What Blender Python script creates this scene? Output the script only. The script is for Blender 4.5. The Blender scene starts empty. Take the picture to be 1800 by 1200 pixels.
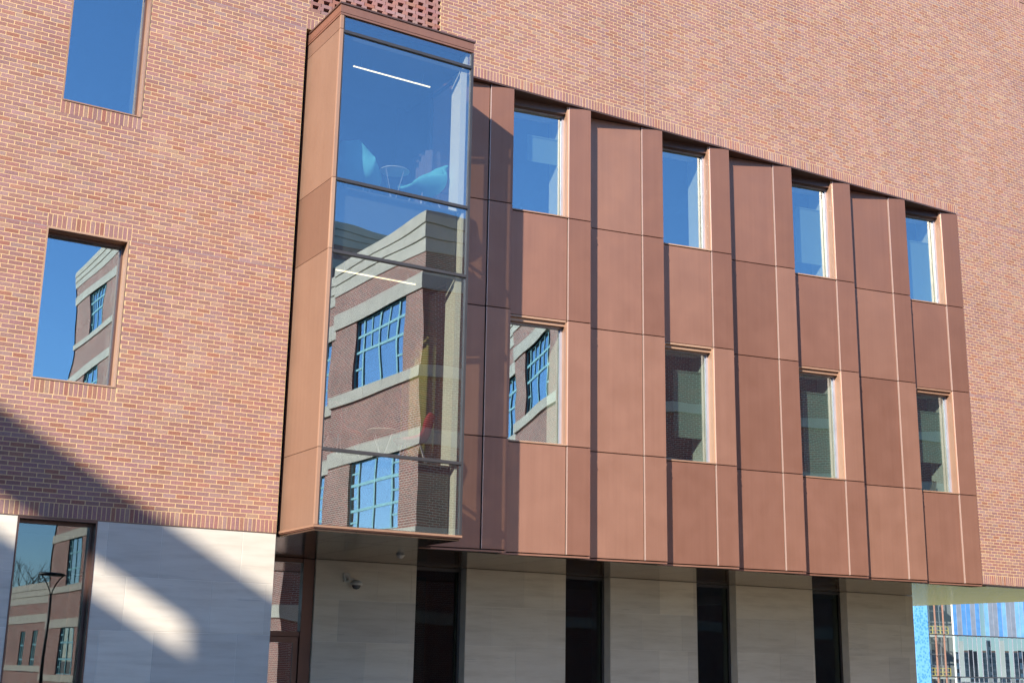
import bpy, math, random
from mathutils import Vector, Matrix

R = random.Random(7)
scene = bpy.context.scene
col = scene.collection

# ------------------------------------------------------------------ camera
CAM = Vector((0.0, -19.2929, 1.6))
CR = Vector((0.849287739, -0.527672850, 0.016483310))
CU = Vector((-0.142385891, -0.198880729, 0.969625038))
CF = Vector((0.508366594, 0.825837647, 0.244040133))
FPX = 2287.239            # focal length in pixels of the 1800 px wide photograph
cd = bpy.data.cameras.new('camera')
cam = bpy.data.objects.new('camera', cd)
col.objects.link(cam)
cd.sensor_width = 36.0
cd.lens = FPX / 1800.0 * 36.0
cd.clip_start = 0.1
cd.clip_end = 4000.0
cam.matrix_world = Matrix(((CR.x, CU.x, -CF.x, CAM.x), (CR.y, CU.y, -CF.y, CAM.y),
                           (CR.z, CU.z, -CF.z, CAM.z), (0, 0, 0, 1)))
scene.camera = cam

# ------------------------------------------------------------------ sky, sun, exposure
SUN = Vector((1.33, 1.0, -0.77)).normalized()          # direction the light travels
w = bpy.data.worlds.new('World')
scene.world = w
w.use_nodes = True
nt = w.node_tree
sky = nt.nodes.new('ShaderNodeTexSky')
sky.sky_type = 'NISHITA'
sky.sun_disc = False
sky.sun_elevation = math.asin(-SUN.z)
sky.sun_rotation = math.atan2(-SUN.x, -SUN.y)
sky.air_density = 1.0
sky.dust_density = 0.1
sky.ozone_density = 7.5
nt.links.new(sky.outputs[0], nt.nodes['Background'].inputs[0])
nt.nodes['Background'].inputs[1].default_value = 0.15
ld = bpy.data.lights.new('sun', 'SUN')
ld.energy = 4.6
ld.angle = math.radians(0.53)
ld.color = (1.0, 0.92, 0.80)
lo = bpy.data.objects.new('sun', ld)
col.objects.link(lo)
lo.location = (-60, -60, 60)
lo.rotation_euler = SUN.to_track_quat('-Z', 'Y').to_euler()
scene.view_settings.view_transform = 'Standard'
scene.view_settings.look = 'None'
scene.view_settings.exposure = 0.95
scene.view_settings.gamma = 1.0
scene.view_settings.use_curve_mapping = False
scene.cycles.caustics_reflective = False
scene.cycles.max_bounces = 8
scene.cycles.transparent_max_bounces = 16


# ------------------------------------------------------------------ helpers
def pxray(a, b):
    return CF + CR * ((a - 900) / FPX) - CU * ((b - 600) / FPX)


def pxhit(a, b, ax, val):
    d = pxray(a, b)
    return CAM + d * ((val - CAM[ax]) / d[ax])


class MB:
    """collects boxes / quads / tubes, then makes ONE mesh object"""

    def __init__(self):
        self.v, self.f, self.c = [], [], []

    def box(self, x0, x1, y0, y1, z0, z1, m=None, c=None, skip=''):
        n = len(self.v)
        pts = [(x0, y0, z0), (x1, y0, z0), (x1, y1, z0), (x0, y1, z0),
               (x0, y0, z1), (x1, y0, z1), (x1, y1, z1), (x0, y1, z1)]
        if m:
            pts = [m(*q) for q in pts]
        self.v += pts
        for k, q in (('d', (0, 3, 2, 1)), ('u', (4, 5, 6, 7)), ('f', (0, 1, 5, 4)),
                     ('r', (1, 2, 6, 5)), ('b', (2, 3, 7, 6)), ('l', (3, 0, 4, 7))):
            if k in skip:
                continue
            self.f.append(tuple(n + i for i in q))
            self.c.append(c)
        return self

    def poly(self, pts, c=None):
        n = len(self.v)
        self.v += [tuple(q) for q in pts]
        self.f.append(tuple(range(n, n + len(pts))))
        self.c.append(c)
        return self

    def tube(self, p, q, r, r2=None, seg=8, cap=True):
        p, q = Vector(p), Vector(q)
        r2 = r if r2 is None else r2
        d = (q - p).normalized()
        a = d.orthogonal().normalized()
        b = d.cross(a)
        n = len(self.v)
        for i in range(seg):
            t = 2 * math.pi * i / seg
            o = a * math.cos(t) + b * math.sin(t)
            self.v.append(tuple(p + o * r))
            self.v.append(tuple(q + o * r2))
        for i in range(seg):
            j = (i + 1) % seg
            self.f.append((n + 2 * i, n + 2 * j, n + 2 * j + 1, n + 2 * i + 1))
            self.c.append(None)
        if cap:
            self.f.append(tuple(n + 2 * i for i in range(seg))[::-1])
            self.f.append(tuple(n + 2 * i + 1 for i in range(seg)))
            self.c += [None, None]
        return self

    def lathe(self, prof, cx=0, cy=0, seg=20):
        n = len(self.v)
        for (r, z) in prof:
            for i in range(seg):
                t = 2 * math.pi * i / seg
                self.v.append((cx + r * math.cos(t), cy + r * math.sin(t), z))
        for k in range(len(prof) - 1):
            for i in range(seg):
                j = (i + 1) % seg
                a = n + k * seg
                self.f.append((a + i, a + j, a + seg + j, a + seg + i))
                self.c.append(None)
        return self

    def mesh(self, name, mat):
        me = bpy.data.meshes.new(name)
        me.from_pydata(self.v, [], self.f)
        if any(c is not None for c in self.c):
            at = me.attributes.new('bc', 'FLOAT_COLOR', 'FACE')
            buf = []
            for c in self.c:
                c = c or (0.5, 0.5, 0.5)
                buf += [c[0], c[1], c[2], 1.0]
            at.data.foreach_set('color', buf)
        me.materials.append(mat)
        me.update()
        return me

    def build(self, name, mat, parent=None, smooth=False, bevel=0.0):
        o = bpy.data.objects.new(name, self.mesh(name, mat))
        col.objects.link(o)
        o.parent = parent
        if smooth:
            for pl in o.data.polygons:
                pl.use_smooth = True
        if bevel:
            b = o.modifiers.new('bevel', 'BEVEL')
            b.width = bevel
            b.segments = 2
            b.limit_method = 'ANGLE'
        return o


def empty(name, loc, label, cat, group=None):
    o = bpy.data.objects.new(name, None)
    o.empty_display_size = 0.2
    col.objects.link(o)
    o.location = loc
    o['label'] = label
    o['category'] = cat
    if group:
        o['group'] = group
    return o


def tag(o, label, cat, group=None):
    o['label'] = label
    o['category'] = cat
    if group:
        o['group'] = group
    return o


def structure(o):
    o['kind'] = 'structure'
    return o


def pane(parent, mat, u0, u1, wd, z0, z1, m=None, amp=.00022, lam=(.5, 1.3), along='x', name='pane', tilt=.0012):
    """a sheet of glass, slightly warped as real heat-treated glass is"""
    waves = []
    for _ in range(4):
        L = R.uniform(*lam)
        t = R.uniform(0, math.pi)
        waves.append((2 * math.pi / L * math.cos(t), 2 * math.pi / L * math.sin(t), R.uniform(0, 6.28), amp * L / lam[1]))
    tu, tz = R.uniform(-1, 1) * tilt, R.uniform(-1, 1) * tilt
    nu, nz = max(2, int((u1 - u0) / .06)), max(2, int((z1 - z0) / .06))
    b = MB()
    n1 = (nu + 1) * (nz + 1)
    for th in (0.0, .006):
        for j in range(nz + 1):
            z = z0 + (z1 - z0) * j / nz
            for i in range(nu + 1):
                u = u0 + (u1 - u0) * i / nu
                h = sum(a * math.sin(kx * u + kz * z + ph) for kx, kz, ph, a in waves)
                h += tu * (u - (u0 + u1) / 2) + tz * (z - (z0 + z1) / 2)
                q = (u, wd + h + th, z) if along == 'x' else (wd + h - th, u, z)
                b.v.append(m(*q) if m else q)
    for k in (0, 1):
        for j in range(nz):
            for i in range(nu):
                a = k * n1 + j * (nu + 1) + i
                f = (a, a + 1, a + nu + 2, a + nu + 1)
                b.f.append(f if (k == 0) == (along == 'x') else f[::-1])
                b.c.append(None)
    ring = [i for i in range(nu + 1)] + [j * (nu + 1) + nu for j in range(1, nz + 1)] + \
           [nz * (nu + 1) + i for i in range(nu - 1, -1, -1)] + [j * (nu + 1) for j in range(nz - 1, 0, -1)]
    for a, c in zip(ring, ring[1:] + ring[:1]):
        b.f.append((c, a, a + n1, c + n1))
        b.c.append(None)
    o = b.build(name, mat, parent, smooth=True)
    for pl in o.data.polygons[2 * nu * nz:]:
        pl.use_smooth = False
    o.data.set_sharp_from_angle(angle=math.radians(40))
    return o


# ------------------------------------------------------------------ materials
def newmat(name):
    m = bpy.data.materials.new(name)
    m.use_nodes = True
    t = m.node_tree
    return m, t, t.nodes['Principled BSDF']


def nd(t, kind, **kw):
    n = t.nodes.new(kind)
    for k, v in kw.items():
        if isinstance(k, str) and hasattr(n, k):
            setattr(n, k, v)
    return n


def noise(t, scale, detail=4, rough=0.55, vec=None, stretch=None):
    n = t.nodes.new('ShaderNodeTexNoise')
    n.inputs['Scale'].default_value = scale
    n.inputs['Detail'].default_value = detail
    n.inputs['Roughness'].default_value = rough
    if vec is None:
        tc = t.nodes.new('ShaderNodeNewGeometry')
        vec = tc.outputs['Position']
    if stretch:
        mp = t.nodes.new('ShaderNodeMapping')
        mp.inputs['Scale'].default_value = stretch
        t.links.new(vec, mp.inputs[0])
        vec = mp.outputs[0]
    t.links.new(vec, n.inputs['Vector'])
    return n.outputs['Fac']


def ramp(t, fac, stops):
    r = t.nodes.new('ShaderNodeValToRGB')
    e = r.color_ramp.elements
    e[0].position, e[0].color = stops[0][0], (*stops[0][1], 1)
    e[1].position, e[1].color = stops[-1][0], (*stops[-1][1], 1)
    for p, c in stops[1:-1]:
        k = e.new(p)
        k.color = (*c, 1)
    t.links.new(fac, r.inputs[0])
    return r.outputs[0]


def mixc(t, a, b, fac, mode='MIX'):
    m = t.nodes.new('ShaderNodeMix')
    m.data_type = 'RGBA'
    m.blend_type = mode
    for i, s in ((6, a), (7, b), (0, fac)):
        if hasattr(s, 'links'):
            t.links.new(s, m.inputs[i])
        elif i == 0:
            m.inputs[0].default_value = s
        else:
            m.inputs[i].default_value = (*s, 1)
    return m.outputs[2]


def bump(t, h, dist, strength=1.0):
    b = t.nodes.new('ShaderNodeBump')
    b.inputs['Distance'].default_value = dist
    b.inputs['Strength'].default_value = strength
    t.links.new(h, b.inputs['Height'])
    return b.outputs[0]


def plain(name, rgb, rough=0.6, metal=0.0, var=0.12, scale=3.0, bmp=0.0, bscale=60, spec=0.5):
    m, t, p = newmat(name)
    f = noise(t, scale, 5)
    c = ramp(t, f, [(0.25, tuple(x * (1 - var) for x in rgb)), (0.75, tuple(min(1, x * (1 + var)) for x in rgb))])
    t.links.new(c, p.inputs['Base Color'])
    p.inputs['Roughness'].default_value = rough
    p.inputs['Metallic'].default_value = metal
    p.inputs['Specular IOR Level'].default_value = spec
    if bmp:
        t.links.new(bump(t, noise(t, bscale, 3), bmp), p.inputs['Normal'])
    return m


def mat_brick():
    m, t, p = newmat('brick_clay')
    a = t.nodes.new('ShaderNodeAttribute')
    a.attribute_name = 'bc'
    f1 = noise(t, 45, 4)
    v = ramp(t, f1, [(0.3, (0.80, 0.80, 0.80)), (0.7, (1.16, 1.16, 1.16))])
    c = mixc(t, a.outputs['Color'], v, 1.0, 'MULTIPLY')
    f2 = noise(t, 130, 2, 0.6)
    sp = ramp(t, f2, [(0.66, (0, 0, 0)), (0.74, (1, 1, 1))])
    c = mixc(t, c, (0.62, 0.56, 0.52), mixc(t, (0, 0, 0), sp, 0.45))
    # weathering drifting over many courses
    f3 = noise(t, 0.45, 5)
    c = mixc(t, c, ramp(t, f3, [(0.32, (0.95, 0.92, 0.95)), (0.70, (1.15, 1.15, 1.11))]), 1.0, 'MULTIPLY')
    f4 = noise(t, 1.0, 5, 0.65, stretch=(2.2, 2.2, 0.35))
    c = mixc(t, c, ramp(t, f4, [(0.34, (0.95, 0.945, 0.95)), (0.66, (1.05, 1.05, 1.05))]), 1.0, 'MULTIPLY')
    t.links.new(c, p.inputs['Base Color'])
    p.inputs['Roughness'].default_value = 0.82
    p.inputs['Specular IOR Level'].default_value = 0.3
    t.links.new(bump(t, noise(t, 160, 4), 0.002), p.inputs['Normal'])
    return m


def mat_stone():
    m, t, p = newmat('limestone')
    f = noise(t, 1.6, 6, 0.6, stretch=(0.6, 0.6, 5.0))
    c = ramp(t, f, [(0.28, (0.58, 0.515, 0.425)), (0.5, (0.68, 0.615, 0.52)), (0.75, (0.74, 0.68, 0.585))])
    g = noise(t, 1.1, 7, 0.7, stretch=(0.55, 0.55, 9.0))
    s = ramp(t, g, [(0.62, (0, 0, 0)), (0.72, (1, 1, 1))])
    c = mixc(t, c, (0.33, 0.30, 0.27), mixc(t, (0, 0, 0), s, 0.55))
    sp2 = noise(t, 0.7, 8, 0.72, stretch=(0.5, 0.5, 16.0))
    c = mixc(t, c, (0.30, 0.27, 0.24), mixc(t, (0, 0, 0), ramp(t, sp2, [(0.63, (0, 0, 0)), (0.70, (1, 1, 1))]), 0.45))
    oi = t.nodes.new('ShaderNodeObjectInfo')
    tone = ramp(t, oi.outputs['Random'], [(0.0, (0.86, 0.86, 0.87)), (1.0, (1.07, 1.06, 1.04))])
    c = mixc(t, c, tone, 1.0, 'MULTIPLY')
    t.links.new(c, p.inputs['Base Color'])
    p.inputs['Roughness'].default_value = 0.75
    t.links.new(bump(t, noise(t, 90, 3), 0.0012), p.inputs['Normal'])
    return m


def mat_copper(name='copper_panel', rgb=(0.355, 0.168, 0.113), rough=0.44, wave=0.0015, rvar=0.08, metal=0.5):
    m, t, p = newmat(name)
    oi = t.nodes.new('ShaderNodeObjectInfo')
    tone = ramp(t, oi.outputs['Random'], [(0.0, (0.80, 0.775, 0.755)), (0.5, (0.95, 0.95, 0.95)), (1.0, (1.09, 1.15, 1.14))])
    f = noise(t, 0.9, 3, 0.5, stretch=(1, 1, 1.4))
    v = ramp(t, f, [(0.3, (0.975, 0.97, 0.97)), (0.7, (1.025, 1.03, 1.03))])
    c = mixc(t, mixc(t, rgb, tone, 1.0, 'MULTIPLY'), v, 1.0, 'MULTIPLY')
    st_ = noise(t, 1.0, 5, 0.6, stretch=(14, 14, 0.35))
    c = mixc(t, c, ramp(t, st_, [(0.3, (0.96, 0.955, 0.95)), (0.7, (1.035, 1.04, 1.04))]), 1.0, 'MULTIPLY')
    t.links.new(c, p.inputs['Base Color'])
    p.inputs['Metallic'].default_value = metal
    r = ramp(t, noise(t, 2.3, 4), [(0.3, (rough - rvar,) * 3), (0.7, (rough + rvar,) * 3)])
    t.links.new(r, p.inputs['Roughness'])
    b1 = t.nodes.new('ShaderNodeBump')
    b1.inputs['Distance'].default_value = wave
    t.links.new(noise(t, 1.3, 2), b1.inputs['Height'])
    b2 = t.nodes.new('ShaderNodeBump')
    b2.inputs['Distance'].default_value = 0.0003
    t.links.new(noise(t, 300, 2), b2.inputs['Height'])
    t.links.new(b1.outputs[0], b2.inputs['Normal'])
    t.links.new(b2.outputs[0], p.inputs['Normal'])
    return m


def mat_glass(name, ior=0.15, tint=(0.85, 0.90, 0.86), wob=0.0012, wscale=1.1, gcol=(1, 1, 1)):
    """thin coated pane: mirror part by Fresnel, the rest passes straight through"""
    m = bpy.data.materials.new(name)
    m.use_nodes = True
    t = m.node_tree
    t.nodes.remove(t.nodes['Principled BSDF'])
    out = t.nodes['Material Output']
    gl = t.nodes.new('ShaderNodeBsdfGlossy')
    gl.inputs['Roughness'].default_value = 0.0
    gl.inputs['Color'].default_value = (*gcol, 1)
    tr = t.nodes.new('ShaderNodeBsdfTransparent')
    tr.inputs['Color'].default_value = (*tint, 1)
    lw_ = t.nodes.new('ShaderNodeLayerWeight')
    lw_.inputs['Blend'].default_value = 0.5
    pw = t.nodes.new('ShaderNodeMath')
    pw.operation = 'POWER'
    t.links.new(lw_.outputs['Facing'], pw.inputs[0])
    pw.inputs[1].default_value = 5.0
    fr = t.nodes.new('ShaderNodeMath')
    fr.operation = 'MULTIPLY_ADD'
    t.links.new(pw.outputs[0], fr.inputs[0])
    fr.inputs[1].default_value = 1 - ior
    fr.inputs[2].default_value = ior
    mx = t.nodes.new('ShaderNodeMixShader')
    if wob:
        oi = t.nodes.new('ShaderNodeObjectInfo')
        ge = t.nodes.new('ShaderNodeNewGeometry')
        ad = t.nodes.new('ShaderNodeVectorMath')
        ad.operation = 'MULTIPLY_ADD'
        t.links.new(oi.outputs['Random'], ad.inputs[0])
        ad.inputs[1].default_value = (37, 11, 23)
        t.links.new(ge.outputs['Position'], ad.inputs[2])
        h = noise(t, wscale, 1.5, 0.4, vec=ad.outputs[0])
        b = bump(t, h, wob)
        t.links.new(b, gl.inputs['Normal'])
    t.links.new(fr.outputs[0], mx.inputs[0])
    t.links.new(tr.outputs[0], mx.inputs[1])
    t.links.new(gl.outputs[0], mx.inputs[2])
    t.links.new(mx.outputs[0], out.inputs[0])
    return m


def mat_texbrick(name, axis):
    m, t, p = newmat(name)
    ge = t.nodes.new('ShaderNodeNewGeometry')
    sp = t.nodes.new('ShaderNodeSeparateXYZ')
    cb = t.nodes.new('ShaderNodeCombineXYZ')
    t.links.new(ge.outputs['Position'], sp.inputs[0])
    t.links.new(sp.outputs[axis], cb.inputs[0])
    t.links.new(sp.outputs[2], cb.inputs[1])
    b = t.nodes.new('ShaderNodeTexBrick')
    b.inputs['Color1'].default_value = (0.36, 0.095, 0.065, 1)
    b.inputs['Color2'].default_value = (0.20, 0.065, 0.05, 1)
    b.inputs['Mortar'].default_value = (0.60, 0.54, 0.46, 1)
    b.inputs['Scale'].default_value = 1.0
    b.inputs['Mortar Size'].default_value = 0.008
    b.inputs['Brick Width'].default_value = 0.204
    b.inputs['Row Height'].default_value = 0.0677
    t.links.new(cb.outputs[0], b.inputs['Vector'])
    v = ramp(t, noise(t, 0.7, 4), [(0.3, (0.86, 0.86, 0.86)), (0.7, (1.12, 1.12, 1.12))])
    t.links.new(mixc(t, b.outputs['Color'], v, 1.0, 'MULTIPLY'), p.inputs['Base Color'])
    p.inputs['Roughness'].default_value = 0.85
    return m


def mat_ground(name, c0, c1, scale, rough=0.9):
    m, t, p = newmat(name)
    f = noise(t, scale, 8, 0.6)
    t.links.new(ramp(t, f, [(0.3, c0), (0.7, c1)]), p.inputs['Base Color'])
    p.inputs['Roughness'].default_value = rough
    return m


BRICK = mat_brick()
MORTAR = plain('mortar', (0.65, 0.445, 0.235), 0.9, var=0.10, scale=9, bmp=0.002, bscale=140)
STONE = mat_stone()
STONEJ = plain('stone_joint', (0.74, 0.69, 0.61), 0.9)
COPPER = mat_copper()
COPPER2 = mat_copper('copper_trim', (0.43, 0.25, 0.165), 0.38, metal=0.15)
COPTAN = mat_copper('copper_side_panel', (0.345, 0.200, 0.138), 0.46, metal=0.45)
BRONZE = mat_copper('bronze_dark', (0.15, 0.085, 0.068), 0.40)
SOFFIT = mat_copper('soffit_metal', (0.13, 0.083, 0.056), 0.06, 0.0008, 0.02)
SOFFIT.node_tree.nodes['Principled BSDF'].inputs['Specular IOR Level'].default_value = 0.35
EDGE = plain('painted_highlight', (0.80, 0.57, 0.48), 0.32, metal=0.5, var=.04)  # sun highlight along the narrow panels' left edges, painted as paler metal
BLACK = plain('joint_black', (0.012, 0.010, 0.010), 0.8)
STEEL = plain('dark_steel', (0.085, 0.08, 0.082), 0.4, metal=0.5)
ALU = plain('grey_aluminium', (0.42, 0.40, 0.44), 0.4, metal=0.4)
WHITE = plain('white_plaster', (0.78, 0.77, 0.72), 0.8, var=0.03)
INTER = plain('interior_grey', (0.10, 0.10, 0.10), 0.9)
FLOORM = plain('floor_carpet', (0.06, 0.06, 0.065), 0.95)
SPANDREL = plain('spandrel', (0.055, 0.062, 0.06), 0.7)
SEAL = plain('sealant', (0.33, 0.25, 0.22), 0.8)
GLASS = mat_glass('window_glass', 0.32, (0.86, 0.92, 0.88), 0, 1.3, (0.76, 0.91, 1.0))
GLASSB = mat_glass('bay_glass', 0.29, (0.97, 0.98, 0.93), 0, 0.9, (0.78, 0.91, 1.0))
GLASSG = mat_glass('base_glass', 0.13, (0.70, 0.78, 0.74), 0, 1.0, (0.86, 0.93, 1.0))
GLASSD = mat_glass('ground_glass', 0.035, (0.55, 0.62, 0.60), 0, 1.2)
TEAL = plain('teal_paint', (0.22, 0.50, 0.55), 0.5)
PALESCR = plain('pale_screen_mat', (0.20, 0.26, 0.235), 0.9, var=0.05)

# ------------------------------------------------------------------ measures of the facade (metres)
CZ = 0.06796                 # height of one brick course
BP = 3 * CZ                  # brick pitch
Z1 = 12.2265                 # head of the cladding
Z2 = Z1 - 64 * CZ
Z3 = Z1 - 127 * CZ           # underside of the brick
MOD = 1.76                   # cladding module
SAW = 0.30                   # depth of the folds
X0 = 11.8312                 # right end of the first visible module
XEND = X0 + 7 * MOD          # right end of the cladding
XE = 7.62                    # end of the left brick wall
XR = 29.85                   # right corner of the building
XL = -2.0
ZT = 20.6
ZS = 3.55                    # soffit
YB = 3.65                    # recessed ground-floor wall
BX0, BX1, BY = 7.70, 10.20, -1.25    # bay window
J0, J1, J2 = 5.54, 7.895, 9.905      # cladding joints
BZB = 3.585

# ------------------------------------------------------------------ ground
g = MB().poly([(-900, -900, 0), (1500, -900, 0), (1500, 1500, 0), (-900, 1500, 0)])
structure(g.build('ground', mat_ground('paving', (0.23, 0.195, 0.14), (0.31, 0.265, 0.195), 0.8)))
lw = MB()
N = 28
for i in range(N):
    for j in range(N):
        xa, xb = 31 + i * 4.6, 31 + (i + 1) * 4.6
        ya, yb = -6 + j * 4.6, -6 + (j + 1) * 4.6
        lw.poly([(xa, ya, 0.02), (xb, ya, 0.02), (xb, yb, 0.02), (xa, yb, 0.02)])
structure(lw.build('lawn', mat_ground('winter_grass', (0.30, 0.25, 0.03), (0.42, 0.35, 0.06), 0.35)))
pt = MB().box(60, 63, -6, 118, 0.0, 0.05).box(31, 158, 55, 58, 0.0, 0.054)
structure(pt.build('path', mat_ground('concrete_path', (0.42, 0.40, 0.36), (0.52, 0.5, 0.45), 1.2)))

# ------------------------------------------------------------------ the building
bld = empty('campus_building', (0, 0, 0),
            'red brick campus building with copper coloured folded cladding and projecting glass bay', 'building')

# ---- brick wall with openings
holes = [  # x0, x1, z0, z1
    (3.735, 4.955, J2, Z1 + 0.0), (3.725, 4.945, Z2 - 34 * CZ, Z2),
    (XE, XEND, Z3 - 1, Z1), (7.66, 10.215, Z1 + 5 * CZ, Z1 + 5 * CZ + 33 * CZ)]
holes.append((27.2, 28.6, Z1 + (92 + 3) * CZ, Z1 + (92 + 30) * CZ))
W1, W2, W4 = holes[0], holes[1], holes[4]


def rect_minus(x0, x1, z0, z1, hs):
    xs = sorted({x0, x1, *[h[i] for h in hs for i in (0, 1) if x0 < h[i] < x1]})
    zs = sorted({z0, z1, *[h[i] for h in hs for i in (2, 3) if z0 < h[i] < z1]})
    out = []
    for a, b in zip(xs[:-1], xs[1:]):
        for c, d in zip(zs[:-1], zs[1:]):
            mx, mz = (a + b) / 2, (c + d) / 2
            if not any(h[0] < mx < h[1] and h[2] < mz < h[3] for h in hs):
                out.append((a, b, c, d))
    return out


mb = MB()
for a, b, c, d in rect_minus(XL, XR - 0.001, Z3 + 0.004, ZT, holes):
    mb.box(a, b, 0.0022, 0.20, c, d)
wall = mb.build('brick_wall', MORTAR, bld)

PAL = [((0.290, 0.138, 0.115), 36), ((0.300, 0.162, 0.148), 28), ((0.305, 0.19, 0.18), 13), ((0.325, 0.148, 0.098), 11),
       ((0.30, 0.115, 0.070), 5), ((0.36, 0.225, 0.17), 8), ((0.26, 0.140, 0.138), 12)]
PALS = [c for c, n in PAL for _ in range(n)]


def bcol():
    c = tuple(.66 * q + .34 * a for q, a in zip(R.choice(PALS), (.288, .158, .140)))
    k = R.uniform(0.92, 1.08)
    return tuple(x * k * R.uniform(0.96, 1.04) for x in c)


JT = 0.0132   # joint
bricks = []   # (x0,x1,z0,z1,depth)
Z4 = Z1 + 92 * CZ              # soldier course under the top-storey openings
soldier_zones = [(XL, XR, Z4, 0), (XL, XE, Z3, 0), (XEND, XR, Z3, 0), (XE, XEND, Z1, 0),
                 (W2[0] - 0.005, W2[1] + 0.03, Z2, 0), (W2[0] - 0.005, W2[1] + 0.01, W2[2] - BP, 0),
                 (W1[0] - 0.005, W1[1] + 0.01, W1[2] - BP, 0), (W1[0] - 0.005, W1[1] + 0.03, Z1, 0)]
for (a, b, z, _) in soldier_zones:
    n = max(1, round((b - a) / CZ))
    s = (b - a) / n
    for i in range(n):
        bricks.append((a + i * s + JT / 2, a + (i + 1) * s - JT / 2, z + JT / 2, z + BP - JT / 2))
SZ = [(a, b, z, z + BP) for (a, b, z, _) in soldier_zones]
PERF = holes[3]
blocked_all = holes + SZ
ncourse = int((ZT - Z3) / CZ)
for j in range(ncourse):
    z0 = Z3 + j * CZ
    zm = z0 + CZ / 2
    bl = sorted((h[0], h[1]) for h in blocked_all if h[2] - 1e-4 < zm < h[3] + 1e-4)
    # free spans
    spans, cur = [], XL
    for a, b in bl:
        if a > cur:
            spans.append((cur, a))
        cur = max(cur, b)
    if cur < XR:
        spans.append((cur, XR))
    off = (j % 2) * BP / 2
    for a, b in spans:
        k = math.floor((a - XE - off) / BP)
        while True:
            p0 = XE + off + k * BP
            if p0 >= b:
                break
            q0, q1 = max(p0, a), min(p0 + BP, b)
            k += 1
            if q1 - q0 < 0.03:
                continue
            bricks.append((q0 + JT / 2, q1 - JT / 2, z0 + JT / 2, z0 + CZ - JT / 2))
ARR = []
# pierced panel above the bay: stretcher courses alternate with headers and gaps
pj0 = round((PERF[2] - Z1) / CZ)
nrow = round((PERF[3] - PERF[2]) / CZ)
ncol_ = int((PERF[1] - PERF[0]) / BP)
for j in range(nrow):
    z0 = PERF[2] + j * CZ
    if j % 2 == 0:
        for k in range(ncol_ + 1):
            p0 = PERF[0] + k * BP
            q1 = min(p0 + BP, PERF[1])
            if q1 - p0 > 0.03:
                ARR.append((p0 + JT / 2, q1 - JT / 2, z0 + 0.002, z0 + CZ - 0.002))
    else:
        for k in range(ncol_ + 1):
            c0 = PERF[0] + k * BP
            a0, a1 = max(c0 - 0.046, PERF[0]), min(c0 + 0.046, PERF[1])
            if a1 - a0 > 0.03:
                ARR.append((a0, a1, z0 - 0.002, z0 + CZ + 0.002))
pm = MB()
for (a, b, c, d) in ARR:
    pm.box(a, b, R.uniform(-0.002, 0.002), 0.095, c, d, c=bcol())
pm.build('pierced_brickwork', BRICK, wall)['kind'] = 'stuff'
pr = MB().box(PERF[0], PERF[1], 0.35, 0.36, PERF[2], PERF[3]).box(PERF[0] - .02, PERF[0], 0.2, .36, PERF[2], PERF[3])
pr.box(PERF[1], PERF[1] + .02, 0.2, .36, PERF[2], PERF[3]).box(PERF[0], PERF[1], 0.2, .36, PERF[2] - .02, PERF[2])
pr.build('screen_recess', BLACK, wall)


def onscreen(x, z):
    d = Vector((x, 0, z)) - CAM
    dep = d.dot(CF)
    a, b = 900 + FPX * d.dot(CR) / dep, 600 - FPX * d.dot(CU) / dep
    return -5 < a < 1805 and -5 < b < 1205, d.length


full = []
rest = []
for q in bricks:
    vis, dist = onscreen((q[0] + q[1]) / 2, (q[2] + q[3]) / 2)
    if vis and abs((q[1] - q[0]) - (BP - JT)) < 1e-4 and abs((q[3] - q[2]) - (CZ - JT)) < 1e-4:
        full.append((dist, q))
    else:
        rest.append(q)
full.sort(key=lambda e: e[0])
rest += [q for _, q in full[300:]]
proto = []
hw, hh = (BP - JT) / 2, (CZ - JT) / 2
for i in range(36):
    b = MB().box(-hw, hw, 0, 0.018, -hh, hh, c=bcol(), skip='b')
    proto.append(b.mesh('brick', BRICK))
for _, q in full[:300]:
    o = bpy.data.objects.new('brick', R.choice(proto))
    o.location = ((q[0] + q[1]) / 2, R.uniform(-0.0012, 0.0008), (q[2] + q[3]) / 2)
    o.parent = wall
    col.objects.link(o)
mb = MB()
for q in rest:
    y = R.uniform(-0.0012, 0.0008)
    mb.box(q[0], q[1], y, 0.018, q[2], q[3], c=bcol(), skip='b')
mb.build('brickwork', BRICK, wall)['kind'] = 'stuff'

sj = MB()
sj.box(14.915, 14.929, -0.001, 0.02, Z1 + 0.004, ZT)
sj.build('sealant_joint', SEAL, wall)
for a, b, z in ((XL, XE, Z1), (XEND, XR, Z1), (XL, W2[0], Z2), (W2[1] + .03, XE, Z2), (XEND, XR, Z2)):
    MB().box(a, b, 0.0008, 0.02, z - 0.006, z + 0.006).build('sealant_joint', SEAL, wall)
# steel shelf that carries the brick
for a, b, c in ((XL, XE - .002, .01), (XEND + .002, XR, .02)):
    MB().box(a, b, -0.004, 0.19, Z3 - c, Z3 + 0.003).build('shelf_angle', BRONZE, wall)

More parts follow.
